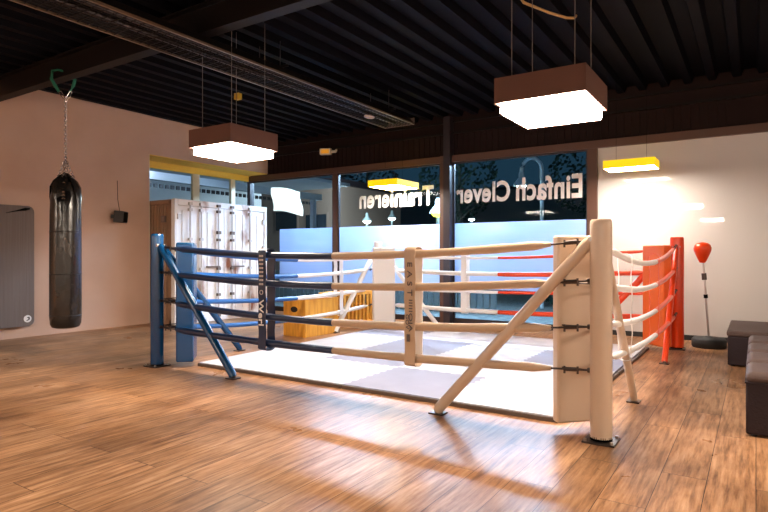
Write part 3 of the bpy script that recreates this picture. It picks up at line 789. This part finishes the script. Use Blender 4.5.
for i, (x, y, sx) in enumerate(((-3.2, 14.5, 1.6), (-17.5, 14.5, 1.))):
    o = obj('hedge_bush', blob('b', (x, y, .45), (sx, .8, .6), 20+i, M['hedge'], '', ''), M['hedge'])
    tag(o, ['low dark bush outside the right window', 'low dark bush outside the left window'][i], 'bush')
def tree(x, y, h, seed, label):
    t = thing('street_tree', (x, y, 0), label, 'tree'); random.seed(seed)
    bm = bmesh.new(); tube(bm, [(0, 0, 0), (.1, 0, h*.3), (0, .1, h*.6), (.1, 0, h)], [.2, .17, .12, .03], n=10)
    for k in range(26):
        z = random.uniform(.3, .95)*h; a = random.uniform(0, 2*PI); L = random.uniform(.6, 1.6)*(1.25-z/h)
        p = Vector((.05, .03, z)); d_ = Vector((math.cos(a), math.sin(a), .9)); q = Vector((math.cos(a+.6), math.sin(a+.6), .7))
        tube(bm, [p, p+d_*L*.6, p+d_*L*.6+q*L*.6], [.04, .028, .01], n=6)
    obj('trunk', bm, M['bark'], t)
    obj('crown', blob('c', (0, 0, h*.75), (h*.3, h*.3, h*.3), seed+5, M['hedge'], '', ''), M['hedge'], t)
tree(-12.2, 25.5, 6.5, 3, 'dark street tree outside the middle window, nearer the column')
tree(-21.5, 31, 7.5, 9, 'dark street tree outside the middle window, farther left')
tree(-7.0, 30, 7., 12, 'dark street tree outside the right window')
def street_lamp(x, y, h, label, m=M['bulb'], r=.07, arch=True):
    t = thing('street_lamp', (x, y, 0), label, 'street lamp', 'street lamps outside')
    pts = [(0, 0, 0), (0, 0, h-.35)]
    if arch:
        pts += [(-.25+.25*math.cos(a), -.0, h-.35+.30*math.sin(a)) for a in [PI*i/10 for i in range(11)]]
        hd = (-.5, h-.36)
    else: hd = (0, h-.3)
    obj('pole', tube(bmesh.new(), pts, .045, n=12), M['galv'], t, smooth=True)
    lh = obj('lamp_head', lathe(bmesh.new(), [(.035, .02), (.06, -.02), (.07, -.14), (.17, -.26), (.20, -.33), (.19, -.335)], (hd[0], 0, hd[1]), n=24), M['galv'], t, smooth=True)
    bm = bmesh.new(); bmesh.ops.create_uvsphere(bm, u_segments=14, v_segments=8, radius=r)
    for v in bm.verts: v.co = Vector((v.co.x*1.6+hd[0], v.co.y*1.6, v.co.z*.8+hd[1]-.34))
    obj('bulb', bm, m, t)
def far_xy(u, v, dist):
    th = math.atan(372/574.); X_ = (u-384)/574.*dist; return X_*math.cos(th)-dist*math.sin(th), X_*math.sin(th)+dist*math.cos(th)
ax, ay = far_xy(542, 0, 13.5)
street_lamp(ax, ay, 1.26+100*13.5/574, 'galvanised gooseneck street lamp outside the right window behind the word Einfach')
for u, v, dd, lb, mm in ((367, 221, 24, 'distant street lamp low in the middle window, left of two bright dots', M['bulb']),
                     (392, 218, 26, 'distant street lamp low in the middle window, right of two bright dots', M['bulb']),
                     (471.6, 219, 30, 'distant street lamp seen as a dot low in the right window', M['bulb']),
                     (438, 213, 13, 'yellow-green glowing lantern outside beside the dark column', M['bulb_green'])):
    x, y = far_xy(u, 0, dd); z = 1.26+(255-v)*dd/574.
    street_lamp(x, y, z+.62, lb, mm, r=.10 if mm is M['bulb'] else .09, arch=False)
# buildings across the street
def building(x0, x1, y0, y1, h, wins, label, m):
    t = thing('building', ((x0+x1)/2, y0, 0), label, 'building'); w = (x1-x0)/2
    bm = bx(-w, w, 0, y1-y0, 0, h); obj('walls', bm, m, t)
    obj('roof', bx(-w-.2, w+.2, -.3, y1-y0, h, h+.25), M['frame_dark'], t)
    for (a, z0, z1, ww) in wins:
        f = bmesh.new(); box(f, a, a+ww, -.05, .0, z0, z1); wi = obj('window', f, M['outwall'], t)
        obj('pane', bx(a+.07, a+ww-.07, -.06, -.05, z0+.07, z1-.07), M['outpane'], wi)
building(-26, -15.2, 19.5, 25, 4.3, [(-4.6, 1.6, 3.1, 1.6), (-2.4, 1.6, 3.1, 1.6), (-.2, 2.3, 3.3, 1.4), (2.0, 2.3, 3.3, 1.4), (3.8, 1.6, 3.1, 1.3)], 'low brown building with dark windows across the street, left window', M['outwall'])
building(-32, 5, 48, 55, 7., [(-14+3.2*i, 2.2, 4., 1.8) for i in range(10)], 'long dark building far across the street', M['fence'])
# canopy outside the clerestory
t = thing('carport', (-14, 9.5, 0), 'white carport roof outside the high window above the container', 'carport')
obj('roof', bx(-1.6, 2.6, -3.5, 6, 3.55, 3.65), M['outwhite'], t)
obj('front_beam', bx(1.2, 1.4, -3.5, 6, 3.15, 3.35), M['outwhite'], t)
bm = bmesh.new(); y = -3.4
while y < 6: box(bm, 1.0, 1.04, y, y+.1, 3.0, 3.10); y += .17
obj('tooth_strip', bm, M['frame_dark'], t)
for y in (-3.2, 5.6): obj('post', bx(1.2, 1.35, y, y+.15, 0, 3.15), M['outwhite'], t)
obj('rear_wall', bx(-1.6, -1.5, -3.5, 6, -.02, 3.55), M['outwhite'], t)

# ------------------------------------------------------------------ lights and world
def area(name, loc, size, power, color, rot=(0, 0, 0)):
    l = bpy.data.lights.new(name, 'AREA'); l.shape = 'RECTANGLE'; l.size, l.size_y = size; l.energy = power; l.color = color
    o = bpy.data.objects.new(name, l); COL.objects.link(o); o.location = loc; o.rotation_euler = rot; return o
def point(name, loc, power, color, r=.1):
    l = bpy.data.lights.new(name, 'POINT'); l.energy = power; l.color = color; l.shadow_soft_size = r
    o = bpy.data.objects.new(name, l); COL.objects.link(o); o.location = loc; return o
point('street_light_glow', (ax-.5, ay, 2.9), 8, (.75, .95, 1.), .1)
point('street_light_far_glow', (-13, 17.5, 3.6), 90, (.8, .95, 1.), .3)
area('shopfront_light', (-5.6, 11.3, 3.5), (7.4, .25), 165, (.56, .74, 1.), (math.radians(-38), 0, 0))  # added light without a fixture, brightens the window film from outside
point('carport_light', (-12.6, 8.6, 3.4), 6, (.75, .8, 1.), .3)

wd = bpy.data.worlds.new('night'); sc.world = wd; wd.use_nodes = True
bgn = wd.node_tree.nodes['Background']; bgn.inputs[0].default_value = (.016, .045, .075, 1); bgn.inputs[1].default_value = .11

# ------------------------------------------------------------------ camera
th = math.atan(372/574.)
cam = bpy.data.cameras.new('camera'); co = bpy.data.objects.new('camera', cam); COL.objects.link(co)
co.location = (0, 0, 1.26); co.rotation_euler = (PI/2, 0, th)
cam.sensor_width = 36; cam.lens = 574/768*36; cam.shift_y = -1/768; cam.clip_start = .05; cam.clip_end = 200
sc.camera = co
vs = sc.view_settings; vs.view_transform = 'Standard'; vs.look = 'None'; vs.exposure = 2.95; vs.gamma = 1; vs.use_curve_mapping = False
sc.cycles.use_denoising = True; sc.cycles.max_bounces = 8; sc.cycles.transparent_max_bounces = 16
sc.cycles.sample_clamp_indirect = 6
